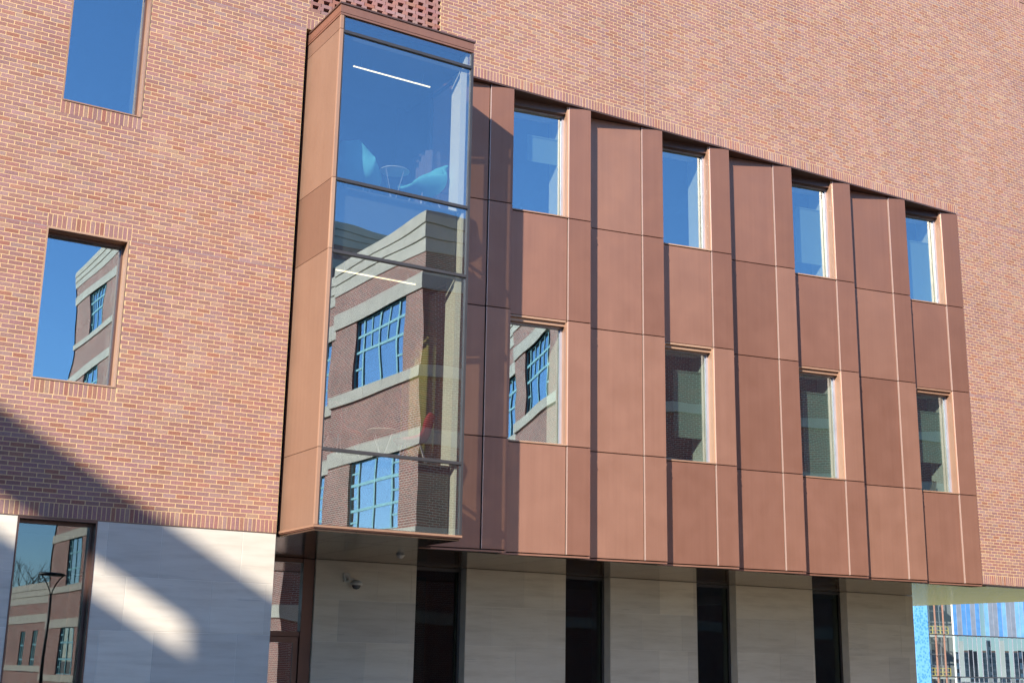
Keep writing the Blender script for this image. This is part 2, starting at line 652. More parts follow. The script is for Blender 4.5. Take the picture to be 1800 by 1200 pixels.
# ---- mass of the building behind the facade
cm = MB()
cm.box(XL, XR, 0.22, 18, ZT - 0.3, ZT)                 # roof
cm.box(XL, XR, 17.8, 18, ZS + 0.05, ZT - 0.3)          # back
cm.box(XL, 26.0, 17.0, 17.7, 0, ZS + .0)
cm.box(XR - 0.2, XR - 0.002, 0.205, 17.8, ZS + 0.05, ZT - 0.3)
cm.box(XL, XL + 0.2, 0.205, 17.8, 0, ZT - 0.3)
cm.box(XL + .2, XR - .2, 0.205, 0.28, 12.75, ZT - .3)   # lining behind the upper brick
cm.build('outer_wall', plain('back_wall', (0.28, 0.15, 0.12), 0.9), bld)
im = MB()
for zz0, zz1 in ((8.15, 9.08), (3.72, 4.76), (12.35, 12.74)):
    im.box(XL + 0.2, XR - 0.2, 0.9, 17.6, zz0, zz1)
im.build('floor_slab', FLOORM, bld)
MB().box(XL + .2, XR - .2, 7.5, 7.6, ZS + 0.2, 12.6).build('interior_wall', INTER, bld)
for xp in (6.0, 11.9, 15.5, 19.0, 22.6, 25.9):
    MB().box(xp - 0.06, xp + 0.06, 1.0, 7.5, 4.76, 8.15).box(xp - 0.06, xp + 0.06, 1.0, 7.5, 9.08, 12.35) \
        .build('partition_wall', INTER, bld)

# ---- left limestone base, one object per slab
GX0, GX1 = 3.76, 4.87
st = MB()
for a, b, c, d in rect_minus(XL, XE - 0.004, 0, Z3 - 0.012, [(GX0, GX1, 0.25, Z3)]):
    st.box(a, b, 0.0035, 0.25, c, d)
st.box(XE - 0.25, XE - 0.004, 0.25, YB, 0, ZS - 0.01)
stone = st.build('stone_base', STONEJ, bld)
CS = 0.768
zt = Z3 - 0.012
rows = []
z = zt
while z > 0.01:
    rows.append((max(z - CS, 0), z))
    z -= CS
cuts = [[-2, -.6, .75, 2.1, 3.3, 5.03, 5.83, 7.08], [-1.8, -.2, 1.3, 2.6, 3.4, 5.35, 6.64, 7.50],
        [-1.4, .2, 1.6, 2.9, 5.03, 5.82, 7.09], [-2, -.6, .75, 2.1, 3.3, 5.35, 6.64, 7.50]]
GAP = 0.006
for i, (a, b) in enumerate(rows):
    cs = sorted({XL, *[c for c in cuts[i % 4] if XL < c < XE], GX0, GX1, XE})
    cs = [c for c in cs if not (GX0 < c < GX1)]
    for x0, x1 in zip(cs[:-1], cs[1:]):
        if x0 >= GX0 - 1e-6 and x1 <= GX1 + 1e-6:
            continue
        MB().box(x0 + (GAP / 2 if x0 > XL else 0), x1 - GAP / 2, R.uniform(-0.002, 0.001), 0.05, a + GAP / 2, b - GAP / 2) \
            .build('stone_slab', STONE, stone, bevel=0.003)
# reveal of the ground-floor window
MB().box(GX1, GX1 + 0.05, 0.051, 0.4, 0.25, Z3 - .012).box(GX0 - 0.05, GX0, 0.051, 0.4, 0.25, Z3 - .012) \
    .build('stone_reveal', STONE, stone)

# ---- recessed limestone wall with tall dark windows
RW = [(12.02, 13.15), (15.55, 16.70), (19.08, 20.23), (22.62, 23.75)]
RX0, RX1 = 9.89, 26.05
sb = MB()
for a, b, c, d in rect_minus(RX0, RX1, 0, ZS - 0.004, [(w0, w1, -1, ZS + 1) for w0, w1 in RW]):
    sb.box(a, b, YB + 0.0035, YB + 0.45, c, d)
sb.box(RX1 - 0.4, RX1 - 0.002, YB + 0.45, 17, 0, ZS - 0.004)
rec = sb.build('recessed_stone_wall', STONEJ, bld)
for i, (a, b) in enumerate(rows):
    b = min(b, ZS - 0.004)
    cs = {RX0, RX1}
    for (w0, w1) in RW:
        cs |= {w0, w1}
    edges = [RX0] + [e for w_ in RW for e in w_] + [RX1]
    for s in range(0, len(edges), 2):
        p0, p1 = edges[s], edges[s + 1]
        L = p1 - p0
        fr = [0.30, 0.78] if i % 2 else [0.55, 0.92]
        cc = [p0] + [p0 + L * (f + R.uniform(-.07, .07)) for f in fr] + [p1]
        for x0, x1 in zip(cc[:-1], cc[1:]):
            MB().box(x0 + GAP / 2, x1 - GAP / 2, YB + R.uniform(-0.003, 0.001), YB + 0.05, a + GAP / 2, b - GAP / 2) \
                .build('stone_slab', STONE, rec, bevel=0.003)
for (w0, w1) in RW:
    yw = YB + .22
    f = MB().box(w0 + 0.002, w0 + 0.05, yw, yw + .07, 0.05, ZS - .006).box(w1 - 0.05, w1 - 0.002, yw, yw + .07, 0.05, ZS - .006)
    f.box(w0 + .05, w1 - .05, yw, yw + .07, ZS - .07, ZS - .006).box(w0 + .05, w1 - .05, yw, yw + .07, .05, .15)
    wf = f.build('window', STEEL, bld)
    pane(wf, GLASSD, w0 + .045, w1 - .045, yw + .03, .15, ZS - .07)
    MB().box(w0 + .06, w1 - .06, YB + 1.6, YB + 1.65, .05, ZS - .1).build('backing', INTER, wf)

# ---- recessed entrance glazing left of it
dz = 2.21
f = MB().box(XE, XE + .08, YB, YB + .1, 0, ZS - .01).box(9.63, 9.70, YB - .03, YB + .12, 0, ZS - .01)
f.box(9.70, RX0 - .002, YB + .05, YB + .12, 0, ZS - .01)
f.box(XE + .08, 9.63, YB, YB + .1, dz - .09, dz).box(XE + .08, 9.63, YB, YB + .1, ZS - .09, ZS - .01)
f.box(8.68, 8.74, YB, YB + .1, 0, dz - .09).box(8.68, 8.74, YB, YB + .1, dz, ZS - .09)
ent = f.build('entrance_frame', BRONZE, bld)
for a, b in ((XE + .08, 8.68), (8.74, 9.63)):
    pane(ent, GLASSB, a, b, YB + .04, dz, ZS - .09)
dm = MB()
for a, b in ((XE + .09, 8.67), (8.75, 9.62)):
    d0 = MB().box(a, a + .1, YB + .02, YB + .07, .01, dz - .10).box(b - .1, b, YB + .02, YB + .07, .01, dz - .10)
    d0.box(a + .1, b - .1, YB + .02, YB + .07, dz - .20, dz - .10).box(a + .1, b - .1, YB + .02, YB + .07, .01, .25)
    do = d0.build('door', BRONZE, bld)
    pane(do, GLASSB, a + .1, b - .1, YB + .04, .25, dz - .20)
    MB().tube((a + .15, YB - .03, .85), (a + .15, YB - .03, 1.25), .012).tube((a + .15, YB - .03, .9), (a + .15, YB + .03, .9), .009) \
        .tube((a + .15, YB - .03, 1.2), (a + .15, YB + .03, 1.2), .009).build('handle', ALU, do)
MB().box(XE, RX0, 7.0, 7.05, 0, ZS).build('lobby_wall', INTER, bld)


# ---- soffit
def saw_map(k):
    xl = X0 + (k - 1) * MOD
    ln = math.hypot(MOD, SAW)

    def m(u, wd, z):
        return (xl + u + wd * SAW / ln, SAW * (1 - u / MOD) + wd * MOD / ln, z)
    return m


sofb = MB().box(XE, XR, 0.45, 17.7, ZS + 0.03, ZS + 0.06)
sof = sofb.build('soffit', BLACK, bld)
xs = [XE + 0.04]
while xs[-1] < XR - 1.0:
    xs.append(xs[-1] + 0.925)
xs[-1] = XR - 0.01
for a, b in zip(xs[:-1], xs[1:]):
    y0 = 0.40 if b < XEND + .3 else 0.02
    if a < 10.1:
        y0 = 0.14
    ys = [y0, 4.4, 8.8, 13.2, 17.6]
    for c, d in zip(ys[:-1], ys[1:]):
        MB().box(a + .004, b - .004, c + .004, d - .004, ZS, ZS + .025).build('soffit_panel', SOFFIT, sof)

# ---- folded metal cladding
cl = MB()
for k in range(0, 8):
    m = saw_map(k)
    zs_ = [(BZB, J0), (J0, J1), (J1, J2), (J2, Z1 - .03)]
    u0 = 0.20 if k == 0 else 0.0
    for r_, (za, zb) in enumerate(zs_):
        win = k % 2 == 1 and r_ in (1, 3)
        cl.box(1.30 if win else u0, MOD - 0.01, 0.045, 0.10, za, zb, m)
    cl.box(u0, MOD - .005, -0.002, 0.30, ZS + .002, BZB - 0.012, m)
clad = cl.build('metal_cladding', BLACK, bld)
JG = 0.017
for k in range(0, 8):
    m = saw_map(k)
    u0 = 0.20 if k == 0 else 0.004
    for r_, (za, zb) in enumerate([(BZB, J0), (J0, J1), (J1, J2), (J2, Z1 - .031)]):
        za2, zb2 = za + JG / 2, zb - JG / 2
        if not (k % 2 == 1 and r_ in (1, 3)):
            MB().box(u0, 1.30 - .022, 0.0, 0.04, za2, zb2, m).build('panel', COPPER, clad, bevel=0.003)
        pn = MB().box(1.30 + .006, MOD - 0.002, -0.018, 0.04, za2, zb2, m).build('panel', COPPER, clad, bevel=0.003)
        MB().box(1.30 - .002, 1.30 + .0055, -0.0205, 0.03, za2, zb2, m).build('edge_highlight', EDGE, clad)
    # return face of the fold and drip edge
    xr = X0 + k * MOD
    if k < 7:
        MB().box(xr - 0.012, xr - 0.002, 0.042, SAW + .08, BZB, Z1 - .031).build('fold_return', COPPER, clad)
    if k < 7:
        for zj in (J0, J1, J2):
            MB().box(xr - .0018, xr + .014, -.012, .03, zj - .15, zj - .12).build('clip', COPPER, clad)
    MB().box(u0, MOD - .006, -0.012, 0.02, ZS - .006, BZB - .012, m).build('drip_edge', COPPER, clad)
MB().box(10.25, XEND - .002, -0.006, 0.75, Z1 - .03, Z1 + .002).build('lintel_plate', BRONZE, clad)
MB().box(XEND - .003, XEND + .012, -0.018, 0.25, BZB, Z1 - .03).build('end_trim', COPPER, clad)

pale_screens = {(1, 3): (0.62, 1.24, 11.12, 11.62), (3, 1): (0.62, 1.24, 6.10, 7.42), (5, 1): (0.60, 1.24, 5.62, 7.42),
          (7, 1): (0.62, 1.24, 6.28, 7.42), (5, 3): (0.60, 1.24, 10.35, 11.60), (7, 3): (0.60, 1.24, 9.95, 11.5)}
for k in (1, 3, 5, 7):
    m = saw_map(k)
    for r_, za, zb in ((1, J0, J1), (3, J2, Z1 - .03)):
        top = zb - (0.10 if r_ == 1 else 0.14)
        f = MB()
        f.box(1.232, 1.272, .18, .25, za + .03, top, m).box(.03, .07, .18, .25, za + .03, top, m)
        f.box(.07, 1.232, .18, .25, top - .03, top, m).box(.07, 1.232, .18, .25, za + .03, za + .055, m)
        wn = f.build('window', ALU, bld)
        pane(wn, GLASS, .065, 1.236, .21, za + .05, top - .025, m, .00015, (.5, 1.2))
        MB().box(1.272, 1.299, .075, .27, za + .03, zb - .002, m).box(1.262, 1.299, .001, .075, za + .03, zb - .002, m) \
            .build('jamb', COPPER2, wn)
        MB().box(.0, .03, .001, .27, za + .03, zb - .002, m).build('jamb', COPPER2, wn)
        MB().box(.03, 1.272, .06, .27, top, zb - .002, m).box(.0, 1.299, .001, .06, zb - .035 if r_ == 1 else zb - .004, zb - .003, m) \
            .build('head', BRONZE if r_ == 3 else COPPER2, wn)
        MB().box(.004, 1.296, -.022, .27, za + .006, za + .03, m).build('sill', COPPER2, wn)
        MB().box(1.245, 1.36, .28, .80, za - .1, top + .1, m).box(-.1, .05, .28, .45, za - .1, top + .1, m) \
            .box(.05, 1.245, .28, .62, za - .1, za + .03, m).box(.05, 1.245, .28, .62, top, top + .1, m).build('inner_reveal', WHITE, wn)
        if (k, r_) in pale_screens:
            u0, u1, b0, b1 = pale_screens[(k, r_)]
            MB().box(u0, u1, .42, .425, b0, b1, m).tube(m(u0, .42, b1 + .02), m(u1, .42, b1 + .02), .02).build('pale_screen', PALESCR, wn)  # pale part-width sheet with a tube along its top

# ---- windows in the brick and stone walls
for (x0, x1, z0, z1) in (W1, W2, W4, (GX0, GX1, 0.25, Z3 - .012)):
    gr = z0 < 1
    rev = 0.24
    f = MB()
    f.box(x0 + .002, x0 + .022, -.008, rev + .05, z0, z1).box(x1 - .024, x1 - .002, -.008, rev + .05, z0, z1)
    f.box(x0 + .022, x1 - .024, -.010, rev + .05, z1 - .03, z1 - .002).box(x0 + .022, x1 - .024, -.014, rev + .05, z0 + .002, z0 + .022)
    wn = f.build('window', BRONZE if gr else COPPER2, bld)
    fr = MB().box(x0 + .022, x0 + .052, rev - .04, rev + .04, z0 + .022, z1 - .03).box(x1 - .055, x1 - .024, rev - .04, rev + .04, z0 + .022, z1 - .03)
    fr.box(x0 + .052, x1 - .055, rev - .04, rev + .04, z1 - .075, z1 - .03).box(x0 + .052, x1 - .055, rev - .04, rev + .04, z0 + .022, z0 + .05)
    fr.build('frame', BRONZE, wn)
    pane(wn, GLASS if not gr else GLASSG, x0 + .05, x1 - .053, rev, z0 + .048, z1 - .073, None, .00008 if gr else .00011, (.5, 1.2))
    if not gr:
        MB().box(x1 - .02, x1 + .05, rev + .06, rev + .5, z0 - .1, z1 + .1).box(x0 - .05, x0 + .02, rev + .06, rev + .5, z0 - .1, z1 + .1) \
            .build('inner_reveal', INTER, wn)
    else:
        MB().box(x0 - .3, x1 + .3, 2.6, 2.65, 0, z1).build('backing', INTER, wn)

# ---- projecting glass bay
T = [11.67, 9.105, 7.905, 4.78]
GZ0, GZ1 = 3.645, 11.94
fr = MB()
for z in T:
    fr.box(BX0 + .055, BX1 - .02, BY - .035, BY + .05, z - .024, z + .024)
    fr.box(BX1 - .035, BX1 + .012, BY + .05, 0.26, z - .024, z + .024)
fr.box(BX1 - .03, BX1 + .014, BY - .03, BY + .03, GZ0, GZ1)
fr.box(BX0 + .055, BX0 + .08, BY - .02, BY + .05, GZ0, GZ1)
fr.box(BX1 - .03, BX1 + .012, 0.20, 0.27, GZ0, GZ1)
bay = fr.build('bay_window', STEEL, bld)
for a, b in ((GZ0, T[3] - .024), (T[3] + .024, T[2] - .024), (T[2] + .024, T[1] - .024), (T[1] + .024, T[0] - .024), (T[0] + .024, GZ1)):
    pane(bay, GLASSB, BX0 + .08, BX1 - .03, BY, a, b, None, .00015, (.6, 1.5))
    pane(bay, GLASSB, BY + .03, 0.20, BX1 - .002, a, b, None, along='y')
ls = [GZ0 - .01, 4.80, 7.94, 9.12, 11.70, GZ1 + .01]
MB().box(BX0 + .03, BX0 + .07, BY + .03, 0.30, GZ0, GZ1).build('side_lining', BLACK, bay)
for a, b in zip(ls[:-1], ls[1:]):
    MB().box(BX0, BX0 + .028, BY + .022, 0.125, a + .004, b - .004).build('panel', COPTAN, bay, bevel=.002)
    MB().box(BX0 - .006, BX0 + .055, BY - .03, BY + .018, a + .003, b - .003).build('corner_trim', COPPER2, bay, bevel=.004)
MB().box(XE - .0, BX0 + .03, 0.16, 0.30, GZ0, Z1 - .0).build('shadow_gap', BLACK, bay)
MB().box(BX0 - .012, BX1 + .012, BY - .035, 0.28, GZ1 + .012, GZ1 + .045).box(BX0 - .012, BX1 + .012, BY - .035, 0.30, GZ1 + .055, Z1 - .09) \
    .build('fascia', COPPER, bay)
MB().box(BX0 - .03, BX1 + .03, BY - .055, 0.0 - .004, Z1 - .09, Z1 - .062).build('coping', BRONZE, bay)
MB().box(BX0 - .02, BX1 + .015, BY - .05, 0.13, GZ0 - .045, GZ0 - .012).build('ledge', COPPER2, bay)
MB().box(BX0 - .005, BX1, BY - .03, 0.13, GZ0 - .062, GZ0 - .05).build('ledge_lip', COPPER, bay)
by = [BX0 + .01, 8.40, 9.33, BX1 - .01]
for a, b in zip(by[:-1], by[1:]):
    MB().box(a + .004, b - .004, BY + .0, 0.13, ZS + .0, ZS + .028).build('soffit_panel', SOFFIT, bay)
# floors, ceilings, white pier inside the bay
for a, b in ((GZ0, T[3] - .03), (T[2] - .03, T[1] - .03), (T[0] - .03, GZ1)):
    MB().box(BX0 + .08, BX1 - .14, BY + .16, 0.9, a, b).build('floor_slab', SPANDREL, bay)
for a, b in ((T[3] - .03, T[2] - .03), (T[1] - .03, T[0] - .03)):
    MB().box(10.05, 10.13, BY + .05, -.82, a, b).box(10.02, 10.05, BY + .05, BY + .10, a, b).build('pier', WHITE, bay)
for a, b in ((GZ0, T[3] - .03), (T[2] - .03, T[1] - .03), (T[0] - .03, GZ1)):
    MB().box(10.10, 10.14, BY + .05, -1.0, a, b).build('pier', WHITE, bay)
MB().box(BX1 - .01, BX1 + .06, 0.27, 1.6, GZ0, Z1 - .04).box(BX0 - .02, BX0 + .07, 0.31, 1.6, GZ0, Z1 - .04).build('inner_wall', INTER, bay)


# ------------------------------------------------------------------ things in and on the building
def chair(name, x, y, z, rz, mat, label, group, s=1.0, tall=True):
    e = empty(name, (x, y, z), label, 'chair', group)
    e.rotation_euler.z = rz
    # profile: (forward, up, half width, side curl)
    pr = [(.40, .42, .16, .03), (.36, .40, .27, .12), (.20, .34, .34, .24), (-.02, .32, .37, .32), (-.20, .38, .38, .34),
          (-.31, .56, .36, .28), (-.35, .76, .28, .19), (-.38, .91, .21, .06), (-.395, .99, .15, .0)]
    if not tall:
        pr = [(.30, .42, .2, 0), (.26, .44, .26, .02), (.05, .41, .29, .05), (-.15, .43, .29, .08), (-.24, .55, .29, .08),
              (-.28, .72, .28, .07), (-.32, .86, .25, .05), (-.33, .89, .2, .04)]
    b = MB()
    nc = 9
    for (fx, uz, hwid, curl) in pr:
        for i in range(nc):
            t = -1 + 2 * i / (nc - 1)
            back = max(0.0, (uz - .42) / .5)
            b.v.append((s * (fx + curl * t * t * (1.2 * min(1, back * 2))), s * hwid * math.sin(t * math.pi / 2) , s * (uz + curl * abs(t) ** 2.5 * (1 - min(1, back)))))
    for k in range(len(pr) - 1):
        for i in range(nc - 1):
            a = k * nc + i
            b.f.append((a, a + 1, a + nc + 1, a + nc))
            b.c.append(None)
    sh = b.build('shell', mat, e, smooth=True)
    so = sh.modifiers.new('solid', 'SOLIDIFY')
    so.thickness = 0.06
    so.offset = 0
    sd = sh.modifiers.new('sub', 'SUBSURF')
    sd.levels = sd.render_levels = 2
    for (ax, ay) in ((.22, .2), (.22, -.2), (-.2, .2), (-.2, -.2)):
        MB().tube((ax * .6, ay * .6, .40), (ax * 1.25, ay * 1.2, 0), .011, .009).build('leg', ALU, e, smooth=True)
    return e


TEALF = plain('teal_fabric', (0.10, 0.42, 0.48), 0.9, bmp=.001)
REDF = plain('red_fabric', (0.30, 0.03, 0.035), 0.9, bmp=.001)
F1, F0 = 9.076, 4.752
chair('lounge_chair', 8.52, -.42, F1, 0.75, TEALF, 'teal lounge chair in the glass bay with its tall back by the copper side panel', 'lounge chairs in the bay')
chair('lounge_chair', 9.68, -.60, F1, math.pi + .25, TEALF, 'teal lounge chair in the glass bay facing left beside the white pier', 'lounge chairs in the bay')
chair('side_chair', 9.72, -.45, F0, math.pi - .6, REDF, 'dark red chair on the lower floor of the bay beside the cream pier', 'side chairs in the bay', tall=False)
chair('side_chair', 8.40, -.45, F0, 0.3, REDF, 'dark red chair on the lower floor of the bay by the copper side panel', 'side chairs in the bay', tall=False)


def table(x, y, z, h, label):
    e = empty('side_table', (x, y, z), label, 'table', 'side tables in the bay')
    MB().lathe([(.0, h - .012), (.24, h - .012), (.255, h - .006), (.255, h), (.0, h)], seg=28).build('table_top', WHITE, e, smooth=False)
    b = MB()
    for i in range(4):
        t = i * math.pi / 2 + .4
        b = MB().tube((.22 * math.cos(t), .22 * math.sin(t), h - .012), (.05 * math.cos(t), .05 * math.sin(t), .16), .006)
        b.tube((.05 * math.cos(t), .05 * math.sin(t), .16), (.2 * math.cos(t), .2 * math.sin(t), 0), .006).build('leg', ALU, e)
    return e


table(9.10, -.62, F1, .66, 'small round wire legged table between the teal chairs')
table(9.12, -.55, F0, .55, 'small round wire legged table beside the dark red chairs')

LAMPM, lt, lp = newmat('lamp_diffuser')
lp.inputs['Base Color'].default_value = (.9, .85, .7, 1)
lp.inputs['Emission Color'].default_value = (1, .82, .5, 1)
lp.inputs['Emission Strength'].default_value = 1.6
for z, zc, lab, pa, pb in ((11.43, T[0] - .03, 'slim lit linear pendant light on the upper floor of the bay', (620, 118), (757, 153)),
                           (7.70, T[2] - .03, 'slim lit linear pendant light on the lower floor of the bay', (590, 475), (731, 500))):
    A, B = pxhit(*pa, 2, z), pxhit(*pb, 2, z)
    ym = (A.y + B.y) / 2
    xa, xb = A.x, B.x
    e = empty('linear_light', ((xa + xb) / 2, ym, z), lab, 'light')
    h = (xb - xa) / 2
    MB().box(-h, h, -.014, .014, 0.010, .03).build('housing', ALU, e)
    MB().box(-h, h, -.015, .015, 0, .010).build('diffuser', LAMPM, e)
    for sx in (-h * .8, h * .8):
        MB().tube((sx, 0, .03), (sx, 0, zc - z), .004).build('cable', ALU, e)


def curtain(x, y0, y1, z0, z1, rgb, label):
    b = MB()
    n = 60
    for i in range(n + 1):
        t = i / n
        yy = y0 + (y1 - y0) * t
        xx = x + .05 * math.sin(t * 34) + .02 * math.sin(t * 71)
        b.v += [(xx, yy, z0), (xx + .01 * math.sin(t * 50), yy, z1)]
    for i in range(n):
        b.f.append((2 * i, 2 * i + 2, 2 * i + 3, 2 * i + 1))
        b.c.append(None)
    o = b.build('curtain', plain('curtain_cloth', rgb, .9), None, smooth=True)
    sm = o.modifiers.new('solid', 'SOLIDIFY')
    sm.thickness = .006
    tag(o, label, 'curtain')


curtain(10.1, -.1, .75, F0, T[2] - .04, (.22, .20, .07), 'yellow green curtain hanging behind the dark red chair')
curtain(10.1, .0, .6, F1, F1 + 1.5, (.10, .085, .11), 'pale lilac curtain gathered behind the teal chair')

# small ornaments on the sills
def on_sill(k, u, r_, wd=.45):
    q = saw_map(k)(u, wd, (J0 if r_ == 1 else J2) + .031)
    return q


CER = plain('white_ceramic', (.75, .75, .72), .3)
q = on_sill(1, .52, 3)
e = MB().lathe([(0, 0), (.035, 0), (.045, .05), (.04, .10), (.018, .13), (.018, .16), (.024, .17), (.024, .20), (0, .20)], seg=14) \
    .build('bottle', CER, None, smooth=True)
e.location = q
tag(e, 'small white bottle standing on the upper sill next to the bay', 'bottle')
q = on_sill(1, .70, 3)
e = empty('lantern', q, 'small white lantern with a ring handle on the upper sill next to the bay', 'lantern')
MB().lathe([(0, 0), (.05, 0), (.055, .07), (.03, .09), (0, .09)], seg=14).build('body', CER, e, smooth=True)
rg = MB()
for i in range(16):
    a0, a1 = 2 * math.pi * i / 16, 2 * math.pi * (i + 1) / 16
    rg.tube((.05 * math.cos(a0), 0, .12 + .05 * math.sin(a0)), (.05 * math.cos(a1), 0, .12 + .05 * math.sin(a1)), .007, seg=6, cap=False)
rg.build('ring_handle', CER, e)
q = on_sill(1, 1.12, 3)
e = MB().lathe([(0, 0), (.05, 0), (.055, .04), (.03, .08), (.035, .12), (.02, .16), (0, .17)], seg=12).build('figurine', plain('grey_clay', (.25, .3, .33), .7), None, smooth=True)
e.location = q
tag(e, 'small grey figurine in the corner of the upper sill next to the bay', 'figurine')
q = on_sill(7, .98, 1)
e = empty('easel', q, 'small brown wooden stand on the lower sill farthest from the bay', 'stand')
WOODM = plain('brown_wood', (.20, .14, .06), .7)
MB().box(-.05, .05, -.02, .02, .02, .30).build('board', WOODM, e).rotation_euler = (0, .18, 0)
for a in (-.10, .10):
    MB().tube((a * .3, 0, .22), (a, .03, 0), .012).build('leg', WOODM, e)
q = on_sill(5, .95, 3)
e = empty('potted_plant', q, 'small pale potted plant on an upper window sill', 'plant')
MB().lathe([(0, 0), (.045, 0), (.06, .09), (0, .09)], seg=12).build('pot', CER, e, smooth=True)
lf = plain('leaf', (.06, .12, .05), .6)
for i in range(14):
    a, t = R.uniform(0, 6.28), R.uniform(.3, 1.1)
    dx, dy, dz_ = math.cos(a) * math.cos(t), math.sin(a) * math.cos(t), math.sin(t)
    L = R.uniform(.08, .16)
    px, py = -dy * .015, dx * .015
    MB().poly([(0, 0, .08), (dx * L * .5 + px, dy * L * .5 + py, .08 + dz_ * L * .55), (dx * L, dy * L, .08 + dz_ * L), (dx * L * .5 - px, dy * L * .5 - py, .08 + dz_ * L * .55)]) \
        .build('leaf', lf, e)

# security camera under the soffit
PW = plain('white_plastic', (.62, .60, .55), .4)
e = empty('security_camera', (10.52, YB - .004, 3.15), 'pale dome security camera on a bracket on the shaded limestone wall', 'camera')
MB().box(-.07, .07, -.03, 0, .0, .17).build('wall_plate', PW, e, bevel=.006)
MB().box(-.025, .12, -.16, -.03, .02, .07).build('arm', PW, e, bevel=.008)
MB().lathe([(0, .03), (.05, .03), (.11, .0), (.12, -.03), (.12, -.06), (0, -.06)], .12, -.2, 20).build('housing', PW, e, smooth=True)
MB().lathe([(.085, -.06), (.08, -.09), (.055, -.125), (0, -.14)], .12, -.2, 20).build('dome', plain('smoked_dome', (.10, .10, .11), .15), e, smooth=True)
e = empty('soffit_sensor', (10.64, 1.66, ZS), 'small white dome sensor fixed under the bronze soffit', 'sensor')
MB().lathe([(0, -.0), (.08, -.0), (.08, -.025), (.06, -.028)], seg=18).build('base', PW, e, smooth=True)
MB().lathe([(.06, -.026), (.055, -.05), (.03, -.068), (0, -.072)], seg=18).build('dome', PW, e, smooth=True)

# ------------------------------------------------------------------ brick hall across the way (seen mirrored in the glass)
HX = 17.5
BRS = mat_texbrick('hall_brick_side', 1)
BRF = mat_texbrick('hall_brick_front', 0)
HST = plain('hall_stone', (.54, .485, .40), .8, scale=1.2)
HGL = mat_glass('hall_glass', 0.60, (.5, .5, .5), 0, .8)
hall = empty('brick_hall', (HX + 8, -35, 0), 'red brick hall with pale stone bands and teal windows mirrored in the glass', 'building')


def hadd(b, name, mat, parent=None, **kw):
    o = b.build(name, mat, parent or hall, **kw)
    if parent is None:
        o.location = (-HX - 8, 35, 0)
    return o


def hall_window(x, y0, y1, z0, z1, top):
    """window in a wall facing -x; y0 > y1 are real y of its sides"""
    f = MB()
    T0 = .045
    ys = [0, .16, .38, .62, .84, 1] if False else [0, .155, .5, .845, 1]
    Wd = y0 - y1
    H = z1 - z0
    Y = lambda t: y1 + t * Wd
    for t in ys:
        f.box(x, x + .07, Y(t) - T0, Y(t) + T0, z0, z1)
    zz = [0, .5, .75, 1] if top else [0, .33, .67, 1]
    for t in zz:
        f.box(x + .004, x + .066, Y(0), Y(1), z0 + t * H - T0, z0 + t * H + T0)
    if top:
        for t in (.3275, .6725):
            f.box(x + .008, x + .062, Y(t) - .03, Y(t) + .03, z0 + .5 * H, z1)
        for t0, t1 in ((0, .155), (.845, 1)):
            f.box(x + .008, x + .062, Y(t0), Y(t1), z0 + .25 * H - .03, z0 + .25 * H + .03)
    else:
        for t0, t1 in ((0, .155), (.845, 1)):
            for q_ in (.165, .5, .835):
                f.box(x + .008, x + .062, Y(t0), Y(t1), z0 + q_ * H - .03, z0 + q_ * H + .03)
    wn = hadd(f, 'window', TEAL)
    MB().box(x + .03, x + .036, Y(0), Y(1), z0, z1).build('pane', HGL, wn)
    MB().box(x + .12, x + .125, Y(0), Y(1), z0, z1).build('backing', INTER, wn)


def side_wall(x, ya, yb, ztop, wins):
    hs = [(w_[1], w_[0], w_[2], w_[3]) for w_ in wins]
    b = MB()
    for a, b_, c, d in rect_minus(yb, ya, 0, ztop, hs):
        b.box(x, x + .35, a, b_, c, d)
    hadd(b, 'wall', BRS)
    for w_ in wins:
        hall_window(x + .07, *w_)


def bands(x, ya, yb, ztop, xf=None, dep=.05):
    """stone bands on the -x face between ya and yb (and round the corner along +x to xf)"""
    off = ztop - 15.1
    lev = [(13.95 + off, 14.37 + off, .03), (14.39 + off, 14.73 + off, .07), (14.75 + off, 15.12 + off, .11)]
    z = 13.29 + off
    while z > 2:
        lev.append((z - .49, z, dep))
        lev.append((z - 3.23, z - 2.88, dep + .03))
        z -= 4.8
    for a, b_, e_ in lev:
        if b_ < .3:
            continue
        n = max(1, round((ya - yb) / 1.25))
        for i in range(n):
            p0, p1 = yb + (ya - yb) * i / n, yb + (ya - yb) * (i + 1) / n
            g2 = .006
            hadd(MB().box(x - e_, x + .1, p0 + (g2 if i else 0), p1 - (g2 if i < n - 1 else -e_), max(a, 0), b_), 'band_stone', HST)
        if xf:
            hadd(MB().box(x + .1, xf, ya - .1, ya + e_, max(a, 0), b_), 'stone_band', HST)


def wins_for(ys, ztop, n):
    out = []
    z = 12.8 + ztop - 15.1
    first = True
    for i in range(n):
        for (a, b_) in ys:
            out.append((a, b_, z - 2.35, z, i == 0))
        z -= 4.8
    return out


